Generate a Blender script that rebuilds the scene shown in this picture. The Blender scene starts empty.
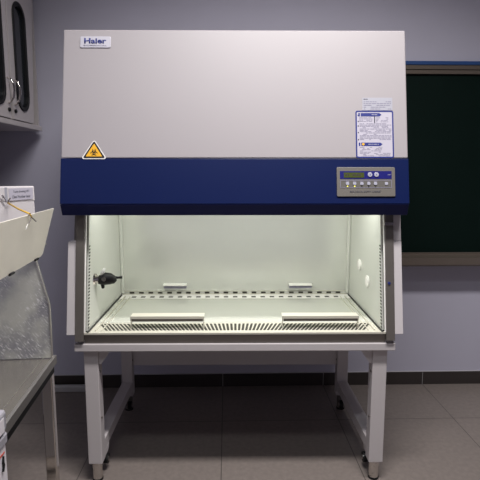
import bpy, bmesh, math, random
from mathutils import Vector, Matrix
random.seed(4)
scene = bpy.context.scene
R = math.radians

# ------------------------------------------------------------------ camera, world, lights, exposure
cam_d = bpy.data.cameras.new('camera')
cam_d.sensor_width = 36.0
cam_d.lens = 36.0 * 490 / 480
cam_d.clip_start = 0.05
cam = bpy.data.objects.new('camera', cam_d)
cam.location = (0, 0, 1.505)
cam.rotation_euler = (R(90 - 8.02), 0, R(-1.5))
scene.collection.objects.link(cam)
scene.camera = cam

world = bpy.data.worlds.new('world')
scene.world = world
world.use_nodes = True
world.node_tree.nodes['Background'].inputs[0].default_value = (0.80, 0.84, 1.0, 1)
world.node_tree.nodes['Background'].inputs[1].default_value = 0.12


def area(name, loc, rot, sx, sy, power, col, spread=180):
    d = bpy.data.lights.new(name, 'AREA')
    d.shape = 'RECTANGLE'; d.size = sx; d.size_y = sy; d.energy = power; d.color = col
    d.spread = R(spread)          # narrowed beam, added to keep the high wall darker
    o = bpy.data.objects.new(name, d)
    o.location = loc; o.rotation_euler = rot
    scene.collection.objects.link(o)
    return o


area('ceiling_and_fill_light', (0.48, 1.20, 3.74), (0, 0, 0), 1.6, 0.30, 92, (1.0, 0.965, 0.95), 132)
area('ceiling_and_fill_light', (-0.3, 0.1, 3.74), (0, 0, 0), 1.4, 0.30, 19, (0.95, 0.98, 1.0), 150)  # added fill light, evens up the left side of the head
area('work_lamp_light', (0.035, 2.40, 1.42), (R(14), 0, 0), 1.30, 0.05, 6.6, (0.98, 1.0, 0.91))

scene.view_settings.view_transform = 'Standard'
scene.view_settings.look = 'None'
scene.view_settings.gamma = 1.0
scene.view_settings.use_curve_mapping = False
scene.view_settings.exposure = 0.0


# ------------------------------------------------------------------ materials
def s2l(c):
    c /= 255.0
    return c / 12.92 if c <= 0.04045 else ((c + 0.055) / 1.055) ** 2.4


def rgb(r, g, b):
    return (s2l(r), s2l(g), s2l(b), 1)


def mat(name, col, rough=0.5, metal=0.0, noise=0.0, nscale=20.0, bump=0.0, spec=0.5, emit=None, estr=0, stretch=(1, 1, 1), coat=0.0):
    m = bpy.data.materials.new(name)
    m.use_nodes = True
    nt = m.node_tree
    p = nt.nodes['Principled BSDF']
    p.inputs['Base Color'].default_value = col
    p.inputs['Roughness'].default_value = rough
    p.inputs['Metallic'].default_value = metal
    p.inputs['Specular IOR Level'].default_value = spec
    p.inputs['Coat Weight'].default_value = coat
    if emit:
        p.inputs['Emission Color'].default_value = emit
        p.inputs['Emission Strength'].default_value = estr
    if noise or bump:
        tc = nt.nodes.new('ShaderNodeTexCoord')
        mp = nt.nodes.new('ShaderNodeMapping')
        mp.inputs['Scale'].default_value = stretch
        nz = nt.nodes.new('ShaderNodeTexNoise')
        nz.inputs['Scale'].default_value = nscale
        nz.inputs['Detail'].default_value = 5
        nt.links.new(tc.outputs['Object'], mp.inputs[0])
        nt.links.new(mp.outputs[0], nz.inputs['Vector'])
        if noise:
            mx = nt.nodes.new('ShaderNodeMix'); mx.data_type = 'RGBA'
            mx.inputs[6].default_value = tuple(max(0, c * (1 - noise)) for c in col[:3]) + (1,)
            mx.inputs[7].default_value = tuple(min(1, c * (1 + noise)) for c in col[:3]) + (1,)
            nt.links.new(nz.outputs['Fac'], mx.inputs[0])
            nt.links.new(mx.outputs[2], p.inputs['Base Color'])
        if bump:
            b = nt.nodes.new('ShaderNodeBump')
            b.inputs['Strength'].default_value = bump
            b.inputs['Distance'].default_value = 0.004
            nt.links.new(nz.outputs['Fac'], b.inputs['Height'])
            nt.links.new(b.outputs[0], p.inputs['Normal'])
    return m


M = {}
M['wall'] = mat('wall_paint', (0.47, 0.46, 0.545, 1), 0.75, noise=0.03, nscale=6, bump=0.04, spec=0.25)
M['ceil'] = mat('ceiling_paint', (0.5, 0.5, 0.5, 1), 0.9)
M['white'] = mat('warm_white_enamel', (0.345, 0.320, 0.332, 1), 0.42, noise=0.012, nscale=3)
M['ivory'] = mat('grey_white_enamel', (0.50, 0.47, 0.48, 1), 0.45)
M['blue'] = mat('blue_enamel', (0.003, 0.0095, 0.060, 1), 0.38, spec=0.25)
M['blue_shade'] = mat('blue_enamel_shade', (0.004, 0.007, 0.05, 1), 0.45, spec=0.25)  # blue enamel darkened for shade on the down-facing lip
M['leg'] = mat('light_grey_powder_coat', (0.47, 0.44, 0.445, 1), 0.5, spec=0.4)
M['steel'] = mat('brushed_steel', (0.50, 0.48, 0.46, 1), 0.36, metal=0.9, noise=0.06, nscale=14, stretch=(1, 1, 8))
M['dksteel'] = mat('dull_steel', (0.155, 0.140, 0.128, 1), 0.42, metal=0.5, noise=0.08, nscale=10)
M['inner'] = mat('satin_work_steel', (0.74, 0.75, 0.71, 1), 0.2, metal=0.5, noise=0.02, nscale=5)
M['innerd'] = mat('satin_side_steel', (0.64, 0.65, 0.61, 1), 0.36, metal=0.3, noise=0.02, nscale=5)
M['cream'] = mat('bright_tray_steel', (0.50, 0.48, 0.41, 1), 0.4, metal=0.1)
M['tray'] = mat('polished_tray_steel', (0.76, 0.765, 0.70, 1), 0.18, metal=0.45, noise=0.02, nscale=5)
M['chrome'] = mat('chrome', (0.66, 0.63, 0.60, 1), 0.06, metal=1.0)
M['hole'] = mat('slot_black', (0.02, 0.02, 0.018, 1), 0.8)
M['gap'] = mat('slot_dark', (0.03, 0.028, 0.022, 1), 0.8)
M['black'] = mat('black_rubber', (0.006, 0.006, 0.007, 1), 0.5, spec=0.25)
M['board'] = mat('green_board', (0.0008, 0.0070, 0.0052, 1), 0.7, noise=0.25, nscale=60, spec=0.12)
M['btrim'] = mat('blue_trim', (0.022, 0.065, 0.20, 1), 0.4)
M['alu'] = mat('bronze_aluminium', (0.17, 0.14, 0.115, 1), 0.38, metal=0.5)
M['base'] = mat('skirting_tile', (0.034, 0.028, 0.026, 1), 0.35, noise=0.1, nscale=12)
M['grout'] = mat('dark_grout', (0.02, 0.018, 0.017, 1), 0.9)
M['duct'] = mat('pale_duct', (0.42, 0.41, 0.42, 1), 0.5)
M['paper'] = mat('paper_white', (0.44, 0.42, 0.49, 1), 0.7)
M['plate'] = mat('silver_plate', (0.36, 0.36, 0.41, 1), 0.5, metal=0.1)
M['ink'] = mat('grey_ink', (0.22, 0.21, 0.28, 1), 0.8)
M['dink'] = mat('dark_ink', (0.04, 0.04, 0.06, 1), 0.8)
M['iblue'] = mat('ink_blue', (0.012, 0.022, 0.17, 1), 0.5)
M['yellow'] = mat('sign_yellow', (0.80, 0.42, 0.02, 1), 0.5)
M['signw'] = mat('sign_white', (0.80, 0.78, 0.76, 1), 0.5)
M['signk'] = mat('sign_black', (0.012, 0.011, 0.010, 1), 0.5)
M['panel'] = mat('panel_grey', (0.145, 0.134, 0.120, 1), 0.45, metal=0.1)
M['panel2'] = mat('panel_row_grey', (0.13, 0.122, 0.112, 1), 0.45, metal=0.2)
M['pblue'] = mat('panel_blue', (0.005, 0.006, 0.13, 1), 0.4)
M['lcd'] = mat('lcd_green', (0.05, 0.062, 0.014, 1), 0.3, emit=(0.2, 0.25, 0.03, 1), estr=0.05)
M['btn'] = mat('button_white', (0.36, 0.36, 0.44, 1), 0.4)
M['ledon'] = mat('led_lit', (0.7, 0.65, 0.1, 1), 0.4, emit=(0.9, 0.8, 0.15, 1), estr=0.6)
M['badge'] = mat('badge_silver', (0.52, 0.51, 0.57, 1), 0.3, metal=0.1)
M['hbody'] = mat('wall_cabinet_steel', (0.56, 0.52, 0.52, 1), 0.38, metal=0.25, noise=0.05, nscale=8, stretch=(1, 1, 6))
M['yel'] = mat('yellow_wire', (0.55, 0.33, 0.035, 1), 0.45)
M['carton'] = mat('white_carton', (0.58, 0.55, 0.56, 1), 0.7, noise=0.04, nscale=9)
M['chest'] = mat('chest_white', (0.60, 0.57, 0.60, 1), 0.4)
M['cgrey'] = mat('chest_grey', (0.27, 0.26, 0.29, 1), 0.4)
M['red'] = mat('mark_red', (0.50, 0.08, 0.05, 1), 0.5)
M['lamp'] = mat('lit_tube', (0.9, 0.9, 0.85, 1), 0.4, emit=(0.95, 1.0, 0.82, 1), estr=2.5)
M['glass'] = mat('dark_door_glass', (0.014, 0.017, 0.020, 1), 0.10, spec=0.4)
M['inside'] = mat('cabinet_inside', (0.10, 0.10, 0.11, 1), 0.6)

# tiles: square grey-brown floor tiles with thin dark joints (built in real units)
def tile_mat():
    m = bpy.data.materials.new('floor_tiles'); m.use_nodes = True
    nt = m.node_tree; p = nt.nodes['Principled BSDF']
    tc = nt.nodes.new('ShaderNodeTexCoord'); mp = nt.nodes.new('ShaderNodeMapping')
    mp.vector_type = 'POINT'
    T = 0.71
    mp.inputs['Location'].default_value = (0.035 / T + 4, -2.796 / T + 8, 0)
    mp.inputs['Scale'].default_value = (1 / T, 1 / T, 1)
    nt.links.new(tc.outputs['Object'], mp.inputs[0])
    br = nt.nodes.new('ShaderNodeTexBrick')
    br.offset = 0; br.squash = 1
    br.inputs['Scale'].default_value = 1
    br.inputs['Brick Width'].default_value = 1
    br.inputs['Row Height'].default_value = 1
    br.inputs['Mortar Size'].default_value = 0.0035
    br.inputs['Mortar Smooth'].default_value = 0.3
    br.inputs['Color1'].default_value = (0.175, 0.150, 0.136, 1)
    br.inputs['Color2'].default_value = (0.18, 0.154, 0.140, 1)
    br.inputs['Mortar'].default_value = (0.055, 0.047, 0.043, 1)
    nt.links.new(mp.outputs[0], br.inputs['Vector'])
    nz = nt.nodes.new('ShaderNodeTexNoise'); nz.inputs['Scale'].default_value = 40; nz.inputs['Detail'].default_value = 8
    nt.links.new(tc.outputs['Object'], nz.inputs['Vector'])
    mx = nt.nodes.new('ShaderNodeMix'); mx.data_type = 'RGBA'; mx.blend_type = 'OVERLAY'
    mx.inputs[0].default_value = 0.25
    nt.links.new(br.outputs['Color'], mx.inputs[6]); nt.links.new(nz.outputs['Fac'], mx.inputs[7])
    nt.links.new(mx.outputs[2], p.inputs['Base Color'])
    p.inputs['Roughness'].default_value = 0.42
    p.inputs['Specular IOR Level'].default_value = 0.35
    return m


M['tile'] = tile_mat()


# scratched sheet: random pale zones over grey metal, with short bright scratches
def scratch_mat(name):
    m = bpy.data.materials.new(name); m.use_nodes = True
    nt = m.node_tree; p = nt.nodes['Principled BSDF']; N = nt.nodes.new; L = nt.links.new
    tc = N('ShaderNodeTexCoord')

    def noise(scale, detail, rot=0, st=(1, 1, 1)):
        r_ = N('ShaderNodeMapping'); r_.inputs['Rotation'].default_value = (0, rot, 0)
        mp = N('ShaderNodeMapping'); mp.inputs['Scale'].default_value = st
        L(tc.outputs['Object'], r_.inputs[0]); L(r_.outputs[0], mp.inputs[0])
        nz = N('ShaderNodeTexNoise'); nz.inputs['Scale'].default_value = scale; nz.inputs['Detail'].default_value = detail
        L(mp.outputs[0], nz.inputs['Vector'])
        return nz.outputs['Fac']

    def ramp(src, a, b, ca, cb_):
        rp = N('ShaderNodeValToRGB')
        rp.color_ramp.elements[0].position = a; rp.color_ramp.elements[0].color = ca
        rp.color_ramp.elements[1].position = b; rp.color_ramp.elements[1].color = cb_
        L(src, rp.inputs[0]); return rp.outputs[0]
    base = ramp(noise(7, 5), .38, .58, (0.24, 0.24, 0.26, 1), (0.46, 0.46, 0.42, 1))
    k = (0, 0, 0, 1); w = (1, 1, 1, 1)
    s1 = ramp(noise(1, 3, R(-52), (40, 30, 300)), .58, .68, k, w)
    s2 = ramp(noise(1, 3, R(-35), (60, 30, 340)), .60, .70, k, w)
    ad = N('ShaderNodeMix'); ad.data_type = 'RGBA'; ad.blend_type = 'ADD'; ad.inputs[0].default_value = 1
    L(s1, ad.inputs[6]); L(s2, ad.inputs[7])
    mk = N('ShaderNodeMix'); mk.data_type = 'RGBA'; mk.blend_type = 'MULTIPLY'; mk.inputs[0].default_value = 1
    L(ad.outputs[2], mk.inputs[6]); L(ramp(noise(6, 2), .42, .62, w, (.1, .1, .1, 1)), mk.inputs[7])
    mx = N('ShaderNodeMix'); mx.data_type = 'RGBA'
    L(mk.outputs[2], mx.inputs[0]); L(base, mx.inputs[6]); mx.inputs[7].default_value = (0.75, 0.75, 0.76, 1)
    L(mx.outputs[2], p.inputs['Base Color'])
    p.inputs['Metallic'].default_value = 0.3
    p.inputs['Roughness'].default_value = 0.42
    return m


M['scr'] = scratch_mat('scratched_steel')
M['flap'] = mat('pale_steel', (0.80, 0.76, 0.67, 1), 0.5, metal=0.1, noise=0.06, nscale=10)  # pale tone with faint random mottling
M['desk'] = mat('worn_table_steel', (0.36, 0.335, 0.30, 1), 0.26, metal=0.8, noise=0.14, nscale=9)


# ------------------------------------------------------------------ mesh helpers
COL = scene.collection


class MB:
    def __init__(self):
        self.bm = bmesh.new()

    def box(self, x0, x1, y0, y1, z0, z1):
        vs = [self.bm.verts.new((x, y, z)) for z in (z0, z1) for (x, y) in ((x0, y0), (x1, y0), (x1, y1), (x0, y1))]
        for f in ((3, 2, 1, 0), (4, 5, 6, 7), (0, 1, 5, 4), (1, 2, 6, 5), (2, 3, 7, 6), (3, 0, 4, 7)):
            self.bm.faces.new([vs[i] for i in f])
        return self

    def prism(self, pts, fn, a, b):
        """pts: outline; fn(p, t) gives the 3-D point at extrusion value t"""
        n = len(pts)
        A = [self.bm.verts.new(fn(p, a)) for p in pts]
        B = [self.bm.verts.new(fn(p, b)) for p in pts]
        self.bm.faces.new(A[::-1]); self.bm.faces.new(B)
        for i in range(n):
            j = (i + 1) % n
            self.bm.faces.new((A[i], A[j], B[j], B[i]))
        return self

    def yz(self, pts, x0, x1):
        return self.prism(pts, lambda p, t: (t, p[0], p[1]), x0, x1)

    def xz(self, pts, y0, y1):
        return self.prism(pts, lambda p, t: (p[0], t, p[1]), y0, y1)

    def xy(self, pts, z0, z1):
        return self.prism(pts, lambda p, t: (p[0], p[1], t), z0, z1)

    def ringprism(self, outer, inner, fn, a, b):
        n = len(outer)
        V = [[self.bm.verts.new(fn(p, t)) for p in L] for t in (a, b) for L in (outer, inner)]
        oa, ia, ob, ib = V
        for i in range(n):
            j = (i + 1) % n
            self.bm.faces.new((oa[i], ia[i], ia[j], oa[j]))
            self.bm.faces.new((ob[i], ob[j], ib[j], ib[i]))
            self.bm.faces.new((oa[i], oa[j], ob[j], ob[i]))
            self.bm.faces.new((ia[i], ib[i], ib[j], ia[j]))
        return self

    def tube(self, pts, r, seg=10, radii=None):
        pts = [Vector(p) for p in pts]
        rings = []
        up = None
        for i, p in enumerate(pts):
            t = (pts[min(i + 1, len(pts) - 1)] - pts[max(i - 1, 0)]).normalized()
            if up is None:
                up = Vector((0, 0, 1)) if abs(t.z) < 0.9 else Vector((1, 0, 0))
            u = t.cross(up).normalized(); v = u.cross(t).normalized(); up = v
            rr = radii[i] if radii else r
            rings.append([self.bm.verts.new(p + (u * math.cos(2 * math.pi * k / seg) + v * math.sin(2 * math.pi * k / seg)) * rr) for k in range(seg)])
        for a, b in zip(rings, rings[1:]):
            for k in range(seg):
                self.bm.faces.new((a[k], a[(k + 1) % seg], b[(k + 1) % seg], b[k]))
        self.bm.faces.new(rings[0][::-1]); self.bm.faces.new(rings[-1])
        return self

    def build(self, name, m, parent=None, bevel=0, smooth=False, loc=None):
        bmesh.ops.recalc_face_normals(self.bm, faces=self.bm.faces[:])
        me = bpy.data.meshes.new(name)
        self.bm.to_mesh(me); self.bm.free()
        me.materials.append(m)
        o = bpy.data.objects.new(name, me)
        COL.objects.link(o)
        if parent: o.parent = parent
        if loc: o.location = loc
        if smooth:
            for p in me.polygons: p.use_smooth = True
        if bevel:
            b = o.modifiers.new('bevel', 'BEVEL'); b.width = bevel; b.segments = 2; b.limit_method = 'ANGLE'
        return o


def absorb(o, mb, m):
    """surface pattern: put the collected faces into o's own mesh under a second material"""
    me = o.data
    k = len(me.materials)
    me.materials.append(m)
    bmesh.ops.recalc_face_normals(mb.bm, faces=mb.bm.faces[:])
    for f in mb.bm.faces: f.material_index = k
    t = bpy.data.meshes.new('pattern')
    mb.bm.to_mesh(t); mb.bm.free()
    b = bmesh.new(); b.from_mesh(me); b.from_mesh(t)
    b.to_mesh(me); b.free()
    bpy.data.meshes.remove(t)


def empty(name, loc, rz, label, cat, group=None):
    o = bpy.data.objects.new(name, None)
    o.empty_display_size = 0.1
    o.location = loc; o.rotation_euler = (0, 0, rz)
    COL.objects.link(o)
    return tag(o, label, cat, group)


def tag(o, label, cat, group=None):
    o['label'] = label; o['category'] = cat
    if group: o['group'] = group
    return o


def struct(name, mb, m, bevel=0):
    o = mb.build(name, m, None, bevel)
    o['kind'] = 'structure'
    return o


def rrect(x0, x1, y0, y1, r, n=5):
    out = []
    for cx, cy, a0 in ((x1 - r, y1 - r, 0), (x0 + r, y1 - r, 90), (x0 + r, y0 + r, 180), (x1 - r, y0 + r, 270)):
        for k in range(n + 1):
            a = R(a0 + 90 * k / n)
            out.append((cx + r * math.cos(a), cy + r * math.sin(a)))
    return out


def disc(cx, cy, r, n=20, ry=None):
    ry = ry or r
    return [(cx + r * math.cos(2 * math.pi * k / n), cy + ry * math.sin(2 * math.pi * k / n)) for k in range(n)]


def letters(name, s, width, height, m, parent, to3d, bold=0.0, depth=0.0006):
    """raised lettering: outlines from the built-in font, fitted to width x height, mapped by to3d(x, y, depth)"""
    cu = bpy.data.curves.new('lettering', 'FONT')
    cu.body = s; cu.size = 1; cu.offset = bold; cu.resolution_u = 3
    tmp = bpy.data.objects.new('lettering', cu)
    COL.objects.link(tmp)
    dg = bpy.context.evaluated_depsgraph_get()
    me = bpy.data.meshes.new_from_object(tmp.evaluated_get(dg))
    bpy.data.objects.remove(tmp); bpy.data.curves.remove(cu)
    xs = [v.co.x for v in me.vertices]; ys = [v.co.y for v in me.vertices]
    x0, x1, y0, y1 = min(xs), max(xs), min(ys), max(ys)
    bm = bmesh.new(); bm.from_mesh(me)
    ret = bmesh.ops.extrude_face_region(bm, geom=bm.faces[:])
    top = set(g for g in ret['geom'] if isinstance(g, bmesh.types.BMVert))
    for v in bm.verts:
        q = to3d((v.co.x - x0) / (x1 - x0) * width, (v.co.y - y0) / (y1 - y0) * height, depth if v in top else 0.0)
        v.co = q
    bmesh.ops.recalc_face_normals(bm, faces=bm.faces[:])
    me.clear_geometry()
    bm.to_mesh(me); bm.free()
    me.materials.clear(); me.materials.append(m)
    me.name = name
    o = bpy.data.objects.new(name, me)
    COL.objects.link(o); o.parent = parent
    return o


# ------------------------------------------------------------------ the room
XL, XR, YB, YF, ZC = -1.54, 3.2, 3.29, -2.6, 3.80
struct('floor', MB().box(XL - .1, XR + .1, YF, YB + .1, -0.1, 0), M['tile'])
struct('ceiling', MB().box(XL - .1, XR + .1, YF, YB + .1, ZC, ZC + .1), M['ceil'])
struct('wall_back', MB().box(XL - .1, XR + .1, YB, YB + .1, 0, ZC), M['wall'])
struct('wall_left', MB().box(XL - .1, XL, YF, YB, 0, ZC), M['wall'])
struct('wall_right', MB().box(XR, XR + .1, YF, YB, 0, ZC), M['wall'])
struct('wall_front', MB().box(XL - .1, XR + .1, YF - .1, YF, 0, ZC), M['wall'])
mb = MB()
x = -0.035 - 3 * 0.71
while x < XR:
    a, b = max(x + .0015, XL), min(x + .71 - .0015, XR)
    if b > a: mb.box(a, b, YB - .011, YB, 0, .093)
    x += .71
bb = struct('baseboard_back', mb, M['base'], 0.0015)
struct('trim_1', MB().box(XL, XR, YB - .009, YB, .0, .0955), M['duct'])
struct('baseboard_left', MB().box(XL, XL + .011, YF, YB - .011, 0, .093), M['base'])

# ------------------------------------------------------------------ green board on the back wall
bd = empty('blackboard', (1.6, 3.29, 0.88), 0, 'dark green writing board with blue top trim and metal chalk tray, on back wall', 'blackboard')
bx0, bx1 = -1.35, 1.15
MB().box(bx0, bx1, -.024, -.002, .05, 1.30).build('board_surface', M['board'], bd)
MB().box(bx0 - .02, bx1 + .02, -.034, -.002, 1.304, 1.328).build('trim_strip', M['btrim'], bd, .003)
m_ = MB().box(bx0 - .02, bx1 + .02, -.030, -.002, 1.276, 1.302)
m_.box(bx0 - .02, bx1 + .02, -.040, -.002, 1.246, 1.2695)
m_.build('top_rail', M['alu'], bd, .002)
m_ = MB().yz([(-.002, .075), (-.036, .075), (-.036, .062), (-.145, .046), (-.150, .058), (-.154, .058), (-.154, .012), (-.14, .0), (-.002, .0)], bx0 - .02, bx1 + .02)
m_.build('chalk_tray', M['alu'], bd, .001)
for s, nm in ((bx0 - .02, 'side_rail'), (bx1, 'side_rail')):
    MB().box(s, s + .02, -.032, -.002, .076, 1.245).build(nm, M['alu'], bd)

# ------------------------------------------------------------------ duct lying along the wall
tag(MB().yz(rrect(3.213, 3.253, .0, .042, .007, 3), XL + .012, -.96).build('cable_duct', M['duct'], None),
    'pale straight cable duct on floor along back wall, between steel table and stand', 'cable duct')

# ------------------------------------------------------------------ stand under the cabinet
CR = R(-0.9)
OX, OY = 0.036, 2.18
st = empty('support_stand', (OX, OY, 0), CR, 'light grey four-legged steel stand carrying the white and blue safety cabinet', 'stand')
MB().box(-.745, .745, .0, .80, .676, .7115).build('top_frame', M['leg'], st, .003)
for sx in (-1, 1):
    xa0, xb0 = (-.712, -.645) if sx < 0 else (.648, .717)
    for y0, y1, rear in ((.025, .09, 0), (.745, .805, 1)):
        dx = -.010 * rear if sx > 0 else 0
        xa, xb = xa0 + dx, xb0 + dx
        xc = (xa + xb) / 2
        lg = MB().box(xa, xb, y0, y1, .098, .676).build('leg', M['leg'], st, .004)
        yc = (y0 + y1) / 2
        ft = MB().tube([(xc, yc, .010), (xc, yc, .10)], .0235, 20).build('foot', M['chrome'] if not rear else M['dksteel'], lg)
        MB().tube([(xc, yc, .0), (xc, yc, .010)], .0255, 20).build('foot_pad', M['black'], st)
        xi = xb if sx < 0 else xa
        for z in (.56, .33):
            MB().tube([(xi + sx * .002, y0 + .02, z), (xi - sx * .004, y0 + .02, z)], .006, 8).build('bolt', M['dksteel'], lg)
    xa, xb = xa0, xb0
    xc = (xa + xb) / 2
    # side rail from front leg to rear leg
    MB().xy([(xa + .002, .09), (xb - .002, .09), (xb - .002 + dx, .745), (xa + .002 + dx, .745)], .135, .192).build('side_rail', M['leg'], st, .003)
    # bracket under the rail and behind the front leg
    MB().yz([(.09, .134), (.17, .134), (.16, .112), (.145, .10), (.09, .10)], xa + .008, xb - .002).build('bracket', M['leg'], st, .002)
    xi = xb if sx < 0 else xa
    MB().xz([(xi, .600), (xi - sx * .010, .600), (xi - sx * .062, .676), (xi, .676)], .035, .078).build('gusset', M['leg'], st, .002)
    # swivel casters beside the feet
    for yq in (.135, .70):
        w = MB().tube([(xc + sx * -.034, yq, .062), (xc + sx * -.014, yq, .062)], .026, 18)
        cw = w.build('caster', M['black'], st)
        MB().yz([(yq - .016, .055), (yq + .016, .055), (yq + .02, .11), (yq + .02, .14), (yq - .02, .14), (yq - .02, .11)], xc + sx * -.012, xc + sx * -.008).build('caster_fork', M['chrome'], cw)
        MB().tube([(xc + sx * -.037, yq, .062), (xc + sx * -.033, yq, .062)], .014, 12).build('caster_hub', M['chrome'], cw)
MB().box(-.645, .648, .765, .80, .295, .405).build('rear_beam', M['leg'], st, .003)

# ------------------------------------------------------------------ the safety cabinet
cb = empty('biosafety_cabinet', (OX, OY, .712), CR, 'large white and blue biological safety cabinet with lit steel work chamber', 'safety cabinet')
Z0 = .712
CZ = lambda z: z - Z0
SL = Vector((0, .1988, .98)); NR = Vector((0, -.98, .1988))


def HP(x, s, d=0.0):
    """a point on the sloping front of the head: x across, s up the slope, d out of it"""
    return Vector((x, 0, 1.36 - Z0)) + SL * s + NR * d


def yzc(pts):
    return [(y, CZ(z)) for y, z in pts]


def front(mb, pts, d0, d1):
    return mb.prism(pts, lambda p, t: HP(p[0], p[1], t), d0, d1)


W = .776
hs = MB().yz(yzc([(.0412, 1.562), (.158, 2.139), (.81, 2.139), (.81, 1.452), (.142, 1.452), (.142, 1.562)]), -W, W).build('upper_housing', M['white'], cb, .005)
MB().yz(yzc([(0, 1.36), (.0402, 1.560), (.140, 1.560), (.140, 1.452), (.10, 1.452), (.10, 1.36)]), -W - .002, W + .002).build('blue_fascia', M['blue'], cb, .002)
MB().yz(yzc([(0.001, 1.358), (.020, 1.3075), (.10, 1.3075), (.10, 1.358)]), -W - .001, W + .001).build('lower_lip', M['blue_shade'], cb, .002)
for s in (-1, 1):
    # outer cladding, the cheek above it and the steel column beside the opening
    q = lambda a, b: (a, b) if s > 0 else (-b, -a)
    MB().yz(yzc([(-.004, .757), (.081, 1.18), (.81, 1.18), (.81, .757)]), *q(.738, .777)).build('side_panel', M['ivory'], cb, .002)
    MB().yz(yzc([(.083 if s > 0 else .12, 1.181), (.109 if s > 0 else .15, 1.310), (.15, 1.451), (.81, 1.451), (.81, 1.181)]), *q(.738, .7765 if s > 0 else .762)).build('side_cheek', M['ivory'] if s > 0 else M['dksteel'], cb, .002)  # left cheek takes dull steel to paint in its shade
    co = MB().yz(yzc([(-.012, .728), (.094, 1.309), (.16, 1.309), (.045, .728)]), *q(.698, .738)).build('sash_column', M['dksteel'], cb, .002)
    if s > 0:
        MB().tube([(.713, .041, CZ(.99)), (.713, .030, CZ(.99))], .006, 12).build('screw', M['iblue'], co)
        MB().yz(yzc([(.076, 1.255), (.0785, 1.268), (.09, 1.268), (.09, 1.255)]), .694, .735).build('sash_clip', M['chrome'], co)
    # inner wall of the chamber with its perforated front strip
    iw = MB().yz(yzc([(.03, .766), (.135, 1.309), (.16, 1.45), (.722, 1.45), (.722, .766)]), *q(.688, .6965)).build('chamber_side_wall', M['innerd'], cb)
    es = MB().yz(yzc([(.001, .766), (.101, 1.309), (.108, 1.309), (.008, .766)]), *q(.6925, .6975)).build('edge_strip', M['signw'], iw)
    hb = MB()
    for k in range(26):
        z = .775 + k * .0150
        y = .030 + (z - .766) * .194
        hb.yz(yzc([(y, z), (y + .0013, z + .0066), (y + .0195, z + .0066), (y + .0182, z)]), *q(.6865, .6882))
    absorb(es, hb, M['hole'])
    # vertical corner fold
    MB().tube([(s * .680, .712, CZ(.775)), (s * .680, .712, CZ(1.45))], .010, 8).build('corner_fold', M['innerd'], iw)
    if s > 0:
        for (y, z) in ((.475, .992), (.305, .938)):
            pg = MB().prism(disc(y, CZ(z), .034, 20, .030), lambda p, t: (t, p[0], p[1]), .682, .6885)
            pg.prism(disc(y, CZ(z), .022, 16, .020), lambda p, t: (t, p[0], p[1]), .679, .6825)
            pg.build('port_plug', M['signw'], iw, .003)
    else:
        vx, vy, vz = -.688, .175, .980
        V = lambda dx, dy, dz: (vx + dx * 1.05, vy + dy * 1.3, CZ(vz + dz * 1.25))
        valve = MB().tube([V(0, 0, 0), V(.006, 0, 0), V(.0065, 0, 0), V(.022, 0, 0)], .03, 20, [.030, .028, .021, .019]).build('gas_tap', M['chrome'], iw)
        MB().tube([V(.016, -.006, -.002), V(.030, 0, -.002), V(.048, .004, .002), V(.070, .008, .000), V(.090, .010, -.004), V(.098, .012, -.004)], .02, 14, [.018, .027, .031, .028, .019, .007]).build('tap_body', M['black'], valve, smooth=True)
        MB().tube([V(.085, .012, .004), V(.105, .016, .003), V(.122, .02, .003)], .008, 10, [.008, .0055, .007]).build('spout', M['black'], valve, smooth=True)
        MB().tube([V(.034, .0, .016), V(.040, 0, .030), V(.048, .0, .044)], .012, 10, [.011, .009, .005]).build('lever', M['signw'], valve, smooth=True)
        MB().tube([V(.036, 0, -.018), V(.037, 0, -.036)], .012, 10, [.010, .007]).build('knob', M['black'], valve)
        MB().tube([V(.050, -.018, .006), V(.050, -.026, .006)], .011, 12).build('cap', M['chrome'], valve)

MB().box(-.77, .77, .80, .812, CZ(.757), CZ(1.451)).build('rear_panel', M['ivory'], cb)
MB().box(-.735, .735, .02, .80, 0, CZ(.742)).build('base_pan', M['leg'], cb)
# chamber back wall with slots along its foot
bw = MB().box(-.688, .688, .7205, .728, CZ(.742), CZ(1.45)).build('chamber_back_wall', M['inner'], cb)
sb = MB()
for k in range(23):
    x = -.625 + k * .0568
    sb.box(x - .014, x + .014, .7175, .7207, CZ(.768), CZ(.780))
absorb(bw, sb, M['gap'])
MB().box(-.676, .676, .7165, .7206, CZ(.7655), CZ(.7695)).box(-.676, .676, .7165, .7206, CZ(.783), CZ(.786)).build('slot_rim', M['cream'], bw)
for xa, xb in ((-.432, -.292), (.323, .463)):
    tb = MB().yz(yzc([(.7206, .832), (.690, .829), (.690, .822), (.7206, .822)]), xa, xb).build('wall_clip', M['signw'], bw, .001)
    MB().box(xa + .002, xb - .002, .699, .7206, CZ(.806), CZ(.822)).build('clip_slot', M['ink'], tb)
MB().box(-.690, .690, .142, .728, CZ(1.4505), CZ(1.4515)).build('chamber_ceiling', M['inner'], cb)
# lamp
lp = MB().box(-.66, .66, .165, .255, CZ(1.435), CZ(1.4502)).build('lamp_housing', M['signw'], cb)
MB().tube([(-.60, .19, CZ(1.418)), (.60, .19, CZ(1.418))], .013, 12).build('fluorescent_tube', M['lamp'], lp, smooth=True)
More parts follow.
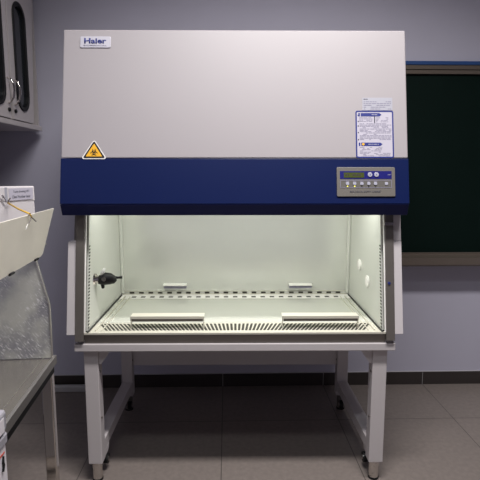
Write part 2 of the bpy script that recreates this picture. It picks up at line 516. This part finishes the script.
# work surface in three zones: slotted rear strip, tray, front grille
MB().box(-.687, .687, .16, .615, CZ(.744), CZ(.765)).build('work_tray', M['tray'], cb, .002)
rs = MB().box(-.687, .687, .619, .7165, CZ(.744), CZ(.765)).build('rear_strip', M['signw'], cb)
sb = MB()
for k in range(23):
    x = -.60 + k * .0545
    sb.box(x - .013, x + .013, .640, .668, CZ(.7648), CZ(.7656))
absorb(rs, sb, M['gap'])
fg = MB().box(-.687, .687, .012, .156, CZ(.744), CZ(.7645)).build('front_grille', M['cream'], cb)
gb = MB()
p = .0185
n = int(1.27 / p)
for k in range(n + 1):
    xc = -n * p / 2 + k * p
    lean = -.028 * math.tanh(xc / .30)
    a, b = .038, .140
    w2 = .0056
    gb.xy([(xc - w2 + lean, a), (xc + w2 + lean, a), (xc + w2 - lean, b), (xc - w2 - lean, b)], CZ(.7644), CZ(.7652))
absorb(fg, gb, M['gap'])
# side gutters: a folded bright edge and a dark gap running front to back
for s in (-1, 1):
    gt = MB()
    for xa, xb, zt in ((.650, .655, .770), (.622, .626, .768)):
        xa, xb = (xa, xb) if s > 0 else (-xb, -xa)
        gt.box(xa, xb, .03, .66, CZ(.764), CZ(zt))
    gt.build('tray_edge', M['cream'], cb)
    xa, xb = (.678, .686) if s > 0 else (-.686, -.678)
    MB().box(xa, xb, .002, .70, CZ(.7645), CZ(.767)).build('tray_gap', M['hole'], cb)
MB().box(-.697, .697, .000, .012, CZ(.757), CZ(.7655)).build('sill_edge', M['cream'], cb)
MB().yz(yzc([(.001, .756), (.011, .7125), (.03, .7125), (.03, .756)]), -.697, .697).build('front_sill', M['dksteel'], cb, .002)
# loose mains lead hanging behind the stand
MB().tube([(-.735, .812, CZ(.80)), (-.735, .835, CZ(.79)), (-.733, .836, CZ(.60)), (-.735, .836, CZ(.42)), (-.720, .835, CZ(.405)), (-.738, .836, CZ(.385)), (-.722, .835, CZ(.365)), (-.728, .84, CZ(.345))], .007, 8).build('power_lead', M['black'], cb, smooth=True)

# --- badge on the head
bg = front(MB(), rrect(-.699, -.562, .710, .762, .006), 0, .004).build('badge', M['badge'], cb, .001)
letters('lettering', 'Haier', .100, .026, M['iblue'], bg, lambda x, y, d: HP(-.681 + x, .728 + y, .004 + d), .03)
letters('lettering', 'BIOMEDICAL', .104, .006, M['ink'], bg, lambda x, y, d: HP(-.683 + x, .7165 + y, .004 + d), .01)
# --- biohazard triangle


def tri(cx, s0, w, h, r):
    pts = [(cx - w / 2, s0), (cx + w / 2, s0), (cx, s0 + h)]
    out = []
    for i in range(3):
        P = Vector(pts[i]); A = (Vector(pts[i - 1]) - P).normalized(); B = (Vector(pts[(i + 1) % 3]) - P).normalized()
        out.extend([tuple(P + A * r), tuple(P + (A + B) * r * .28), tuple(P + B * r)])
    return out


sg = front(MB(), tri(-.6295, .2015, .116, .089, .012), 0, .0012).build('hazard_sticker', M['signw'], cb)
front(MB(), tri(-.6295, .2055, .100, .079, .008), .001, .0018).build('border', M['signk'], sg)
front(MB(), tri(-.6295, .2130, .074, .0585, .003), .0016, .0023).build('field', M['yellow'], sg)
bz = MB()
cx, cy = -.6295, .2305
fnp = lambda p, t: HP(p[0], p[1], t)
for a in (90, 210, 330):
    ox, oy = cx + .0085 * math.cos(R(a)), cy + .0085 * math.sin(R(a))
    ring_o, ring_i = [], []
    for k in range(15):
        t = R(a + 28 + (360 - 56) * k / 14)
        ring_o.append((ox + .0088 * math.cos(t), oy + .0088 * math.sin(t)))
        tt = R(a + 28 + (360 - 56) * k / 14)
        ring_i.append((ox + .0012 * math.cos(R(a)) + .0060 * math.cos(tt), oy + .0012 * math.sin(R(a)) + .0060 * math.sin(tt)))
    bz.prism(ring_o + ring_i[::-1], fnp, .0022, .0029)
bz.ringprism(disc(cx, cy, .0098, 24), disc(cx, cy, .0078, 24), fnp, .0022, .0030)
bz.build('biohazard_symbol', M['signk'], sg)
# --- rating plate and instruction sheet


def text_line(x0, x1, s, h, d, parent, m, fill=.8, name='text_line'):
    """one printed line too small to read: a row of word-length marks on a common hairline"""
    mb = MB()
    x = x0
    while x < x1 - .004:
        w = min(random.uniform(.006, .020), x1 - x)
        if random.random() < fill:
            front(mb, [(x, s), (x + w, s), (x + w, s + h), (x, s + h)], d, d + .0005)
        x += w + .0025
    absorb(parent, mb, m)


rp = front(MB(), [(.574, .424), (.710, .424), (.710, .482), (.574, .482)], 0, .0012).build('rating_plate', M['plate'], cb)
text_line(.580, .598, .473, .004, .0011, rp, M['dink'], 1)
for k in range(5): text_line(.580, .704, .429 + .0082 * k, .0032, .0011, rp, M['ink'], .8)
isx0, isx1, iss0, iss1 = .542, .713, .2065, .4225
it = front(MB(), rrect(isx0, isx1, iss0, iss1, .008), 0, .001).build('instruction_sheet', M['paper'], cb)
MB().ringprism(rrect(isx0, isx1, iss0, iss1, .009), rrect(isx0 + .006, isx1 - .006, iss0 + .006, iss1 - .006, .004), fnp, .0009, .0017).build('border', M['iblue'], it)


def arrow(x0, x1, s0, s1):
    return [(x0, s0), (x1 - .010, s0), (x1, (s0 + s1) / 2), (x1 - .010, s1), (x0, s1)]


for s0, x1 in ((.396, .660), (.261, .662)):
    an = front(MB(), arrow(.566, x1, s0, s0 + .0155), .0009, .0016).build('banner', M['iblue'], it)
    front(MB(), [(.555, s0), (.562, s0), (.562, s0 + .0155), (.555, s0 + .0155)], .0009, .0016).build('banner_end', M['iblue'], it)
    text_line(.584, .645, s0 + .0062, .0030, .0015, it, M['btn'], .8)
for k in range(4):
    text_line(.558, .622, .372 + k * .0056, .0026, .0009, it, M['ink'], .85)
    text_line(.634, .690, .370 + k * .0062, .0026, .0009, it, M['ink'], .8)
for k in range(13): text_line(.560, .703, .289 + k * .0060, .0030, .0009, it, M['ink'], .9 if k not in (0, 4) else .4)
for k in range(8): text_line(.560, .560 + (.10 if k > 2 else .14), .2155 + k * .0055, .0026, .0009, it, M['ink'], .8)
for s0 in (.398, .370, .349, .319, .287): front(MB(), [(.5515, s0), (.5560, s0), (.5560, s0 + .006), (.5515, s0 + .006)], .0009, .0014).build('bullet', M['dink'], it)
front(MB(), [(.626, .366), (.630, .366), (.630, .398), (.626, .398)], .0009, .0014).build('divider', M['dink'], it)
front(MB(), disc(.575, .269, .0058, 14), .0016, .0022).build('warning_dot', M['yellow'], it)
# --- control panel
cp = front(MB(), rrect(.453, .714, .032, .164, .006), 0, .006).build('control_panel', M['panel'], cb, .0015)
front(MB(), [(.467, .111), (.698, .111), (.698, .146), (.467, .146)], .0055, .0070).build('blue_band', M['pblue'], cp)
dp = front(MB(), [(.484, .1165), (.575, .1165), (.575, .1395), (.484, .1395)], .0068, .0082).build('display', M['lcd'], cp)
text_line(.49, .570, .1245, .007, .0081, dp, M['gap'], .7, 'readout')
for xb_ in (.601, .630):
    kb = front(MB(), disc(xb_, .130, .0105, 20), .0068, .0100).build('round_button', M['btn'], cp, .001)
    front(MB(), tri(xb_, .1265, .007, .006 if xb_ < .61 else .0055, .001), .0098, .0104).build('arrow_mark', M['iblue'], kb)
letters('lettering', 'Hz', .012, .006, M['btn'], cp, lambda x, y, d: HP(.682 + x, .127 + y, .0070 + d))
rw = front(MB(), [(.467, .071), (.698, .071), (.698, .105), (.467, .105)], .0055, .0066).build('button_row', M['panel2'], cp)
MB().ringprism([(.467, .071), (.698, .071), (.698, .105), (.467, .105)], [(.469, .073), (.696, .073), (.696, .103), (.469, .103)], fnp, .0060, .0074).build('row_frame', M['ink'], rw)
for k, xb_ in enumerate((.500, .532, .564, .595, .625, .674)):
    bt = front(MB(), rrect(xb_ - .0075, xb_ + .0075, .083, .096, .004, 3), .0064, .0092).build('button', M['btn'], cp, .0008)
    if k < 5:
        front(MB(), disc(xb_, .0775, .0032, 10), .0064, .0080).build('indicator', M['ledon'] if k < 2 else M['gap'], bt)
        front(MB(), [(xb_ - .007, .0985), (xb_ + .007, .0985), (xb_ + .007, .101), (xb_ - .007, .101)], .0066, .0071).build('text_line', M['ink'], bt)
letters('lettering', 'BIOLOGICAL SAFETY CABINET', .140, .0085, M['dink'], cp, lambda x, y, d: HP(.511 + x, .049 + y, .006 + d), .012)

# ------------------------------------------------------------------ elbow rests on the front grille
def elbow_rest(xa, xb, label):
    e = empty('elbow_rest', (OX, OY, .7653), CR, label, 'elbow rest', 'elbow rests on the front grille')
    MB().box(xa, xb, .062, .118, .058, .0605).build('rest_top', M['cream'], e, .001)
    MB().box(xa, xb, .0605, .062, .048, .0605).build('front_lip', M['cream'], e)
    MB().box(xa + .006, xb - .006, .064, .072, .034, .0475).build('gap_shade_bar', M['dksteel'], e)  # dark bar drawn in for the shaded gap below the top
    for x in (xa, xb - .004):
        MB().yz([(.064, .0), (.084, .0), (.084, .058), (.064, .058)], x, x + .004).build('leg', M['cream'], e)
    return e


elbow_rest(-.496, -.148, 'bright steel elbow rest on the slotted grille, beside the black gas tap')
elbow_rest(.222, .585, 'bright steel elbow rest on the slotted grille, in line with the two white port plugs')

# ------------------------------------------------------------------ wall cabinet at upper left
hc = empty('wall_cabinet', (-1.18, 3.20, 1.757), 0, 'grey steel wall cabinet with rounded glass doors, hung high above the carton and steel table', 'cabinet')
# local: x 0 = door face (facing +x), y back from the far end, z up
HT = 1.0
bdy = MB()
D0 = XL + 1.18
bdy.box(D0, -.02, -.80, 0.045, 0, .02).box(D0, -.02, -.80, .045, HT - .02, HT)
bdy.box(D0, -.02, .025, .045, .02, HT - .02).box(D0, -.02, -.80, -.78, .02, HT - .02).box(D0, D0 + .01, -.78, .025, .02, HT - .02)
bdy.box(D0 + .01, -.06, -.78, .025, .36, .375)
bdy.build('body', M['hbody'], hc)
MB().yz([(-.80, .0), (.045, .0), (.045, .03), (-.80, .03)], -.02, -.004).build('bottom_rail', M['hbody'], hc, .003)


def stadium(yc, w, z0, z1, n=12):
    r = w / 2
    out = []
    for k in range(n + 1): out.append((yc + r * math.cos(math.pi * k / n), z1 - r + r * math.sin(math.pi * k / n)))
    for k in range(n + 1): out.append((yc - r * math.cos(math.pi * k / n), z0 + r - r * math.sin(math.pi * k / n)))
    return out


for (ya, yb, yc, hy, ky) in ((-.395, .03, -.243, -.36, -.362), (-.785, -.405, -.557, -.44, -.442)):
    outer = []
    z0, z1 = .034, HT
    st_in = stadium(yc, .17, .092, .69)
    # rectangle outline resampled with the same count as the stadium, by ray from its middle
    zc = (.092 + .69) / 2
    for (y, z) in st_in:
        dy, dz = y - yc, z - zc
        ty = ((yb - yc) if dy > 0 else (ya - yc)) / dy if abs(dy) > 1e-9 else 1e9
        tz = ((z1 - zc) if dz > 0 else (z0 - zc)) / dz if abs(dz) > 1e-9 else 1e9
        t = min(ty, tz); outer.append((yc + dy * t, zc + dz * t))
    fx = lambda p, t: (t, p[0], p[1])
    dr = MB().ringprism(outer, st_in, fx, -.018, 0.0)
    # square the four corners
    d = dr.build('door', M['hbody'], hc)
    MB().box(-.018, 0, ya, yb, HT - .0005, HT).build('door_cap', M['hbody'], d)
    MB().ringprism(stadium(yc, .174, .090, .692), stadium(yc, .134, .112, .668), fx, -.018, .007).build('gasket', M['black'], d, .003)
    MB().prism(stadium(yc, .140, .109, .671), fx, -.012, -.008).build('pane', M['glass'], d)
    MB().tube([(0, hy, .245), (.022, hy, .238), (.034, hy, .205), (.036, hy, .175), (.028, hy, .14), (.010, hy, .115), (0, hy, .112)], .0055, 8).build('handle', M['chrome'], d, smooth=True)
    MB().tube([(0, ky, .078), (.008, ky, .078)], .011, 14).tube([(.008, ky, .078), (.011, ky, .078)], .005, 8).build('lock', M['black'], d)

# ------------------------------------------------------------------ steel table at left, hood panel on it
DR = R(4.3)
DO = (-.681, 1.885)
tb = empty('steel_table', (DO[0], DO[1], 0), DR, 'worn stainless steel table with square chrome leg, under the scratched hood', 'table')
L, Dp, TZ = 1.0 - .26, .62, .78
L = .74
MB().box(-L, -.012, -Dp, -.004, TZ - .022, TZ - .003).build('table_top', M['desk'], tb)
rm = MB().box(-.012, 0, -Dp, 0, TZ - .032, TZ + .001)
rm.box(-.046, -.0445, -Dp, -.01, TZ - .003, TZ - .0015)
rm.box(-L, -.012, -.004, 0, TZ - .032, TZ)
rm.build('edge_rim', M['steel'], tb, .002)
MB().box(-.028, -.006, -Dp + .05, -.02, TZ - .062, TZ - .032).build('apron', M['black'], tb)
for x in (-L + .05, -.03):
    for y in (-Dp + .05, -.03):
        MB().box(x - .02, x + .02, y - .02, y + .02, 0, TZ - .0625 if x > -.1 else TZ - .022).build('leg', M['chrome'], tb, .003)

hd = empty('splash_hood', (DO[0], DO[1], TZ + .001), DR, 'scratched steel hood with pale outward leaning flap, standing on steel table', 'hood')
hz = lambda z: z - TZ - .001
fn = lambda p, t: (p[0], t, hz(p[1]))
prof = [(-.72, TZ + .001), (-.010, TZ + .001), (-.010, .993), (-.050, 1.172), (-.72, 1.172)]
MB().prism(prof, fn, -.030, -.026).build('back_panel', M['scr'], hd)
MB().prism([(-.010, TZ + .001), (-.006, TZ + .001), (-.006, .994), (-.047, 1.174), (-.051, 1.172), (-.010, .993)], fn, -.034, -.022).build('folded_edge', M['steel'], hd)
# flap: hinged along z=1.172, leaning outwards
A = Vector((-.050, 0, hz(1.172))); B = Vector((-.010, 0, hz(1.356)))
fu = (B - A)
fnn = Vector((-fu.z, 0, fu.x)).normalized()


def fp(p, t):
    return A + fu * p[1] + Vector((0, p[0], 0)) + fnn * t


MB().prism([(-.60, 0), (.040, 0), (.060, .03), (.066, .08), (.112, 1), (-.60, 1)], fp, 0, .003).build('flap', M['flap'], hd)
for y in (-.025, -.29, -.55):
    MB().tube([fp((y - .02, 0), -.003), fp((y + .02, 0), -.003)], .0045, 8).build('hinge', M['black'], hd)
MB().box(-.50, -.088, -.026, .26, hz(1.188), hz(1.194)).build('rear_shelf', M['steel'], hd)
MB().box(-.50, -.088, -.0295, -.0262, hz(1.14), hz(1.194)).build('shelf_bracket', M['steel'], hd)

# carton with a note, standing askew on the shelf behind the hood
bxn = empty('carton', (-.775, 1.998, 1.1945), R(22), 'white cardboard carton with handwritten note, behind the pale flap', 'box')
cz = lambda z: z - 1.1945
MB().box(-.30, -.002, .002, .10, 0, cz(1.440)).build('box_body', M['carton'], bxn, .003)
MB().box(-.302, 0, 0, .102, cz(1.386), cz(1.443)).build('lid', M['carton'], bxn, .003)
fnote = lambda p, t: (p[0], t, cz(p[1]))
nt_ = MB().prism([(-.092, 1.388), (-.006, 1.394), (-.005, 1.438), (-.092, 1.436)], fnote, -.0016, -.0002).build('note', M['paper'], bxn)
letters('handwriting', 'Tools drawing 001', .058, .011, M['dink'], nt_, lambda x, y, d: Vector((-.077 + x, -.0016 - d, cz(1.417) + y + x * .05)))
letters('handwriting', 'Class Number later', .066, .011, M['dink'], nt_, lambda x, y, d: Vector((-.081 + x, -.0016 - d, cz(1.398) + y + x * .05)))
MB().box(-.107, -.098, -.0012, -.0002, cz(1.388), cz(1.441)).build('tape', M['plate'], bxn)
MB().tube([(-.114, -.006, cz(1.400)), (-.118, -.008, cz(1.412)), (-.113, -.008, cz(1.408)), (-.104, -.008, cz(1.386))], .0022, 8).build('wire_clip', M['chrome'], bxn)

# yellow wire from the carton over the edge of the flap
wr = empty('wire_tie', (DO[0], DO[1], TZ + .001), DR, 'yellow wire tie with twisted dark ends, hooked over the pale flap', 'wire tie')
mi = Matrix.Translation((DO[0], DO[1], TZ + .001)) @ Matrix.Rotation(DR, 4, 'Z')
pw = mi.inverted() @ (Matrix.Translation((-.775, 1.998, 1.1945)) @ Matrix.Rotation(R(22), 4, 'Z') @ Vector((-.098, -.006, cz(1.380))))
pe = fp((-.213, 1.035), -.006); pf = fp((-.194, .965), -.008)
MB().tube([pw, pw.lerp(pe, .5) + Vector((0, 0, -.003)), pe, pf], .0034, 8).build('wire', M['yel'], wr, smooth=True)
MB().tube([pf, fp((-.170, .91), -.011), fp((-.146, .867), -.011)], .0022, 8).build('twisted_end', M['dksteel'], wr)
MB().tube([pf, fp((-.212, .90), -.009), fp((-.225, .856), -.009)], .0020, 8).build('twisted_end', M['dksteel'], wr)
MB().tube([pw, pw + Vector((.004, -.004, .010)), pw + Vector((.012, -.004, .020))], .0024, 8).build('twisted_end', M['dksteel'], wr)
MB().tube([fp((-.225, .856), -.009), fp((-.238, .81), -.009), fp((-.240, .772), -.009), fp((-.228, .80), -.009)], .0012, 6).build('clear_loop', M['signw'], wr)

# ------------------------------------------------------------------ white chest at lower left
ch = empty('storage_chest', (-.567, 1.2, 0), 0, 'white chest with grey lid rim, standing before the steel table', 'chest')
bx_ = lambda m, z0, z1, k: m.prism(rrect(-.43 + k, -k, -.61 + k, -k, .012), lambda p, t: (p[0], p[1], t), z0, z1)
bx_(MB(), 0, .814, .004).build('body', M['chest'], ch, .003)
bx_(MB(), .8142, .840, .0).build('rim', M['cgrey'], ch, .003)
bx_(MB(), .8402, .8468, .006).build('seal', M['black'], ch)
ld = bx_(MB(), .847, .902, .0).build('lid', M['cgrey'], ch, .008)
MB().box(-.0005, .0012, -.56, -.022, .851, .888).build('lid_panel', M['chest'], ld)
MB().box(-.40, -.03, -.58, -.03, .9018, .9032).build('lid_panel', M['chest'], ld)
MB().box(-.0045, -.003, -.30, -.022, .792, .7965).build('stripe', M['red'], ch)
MB().tube([(-.004, -.030, .788), (-.002, -.036, .776), (-.002, -.033, .766), (-.002, -.040, .752)], .0035, 8).build('catch', M['black'], ch)
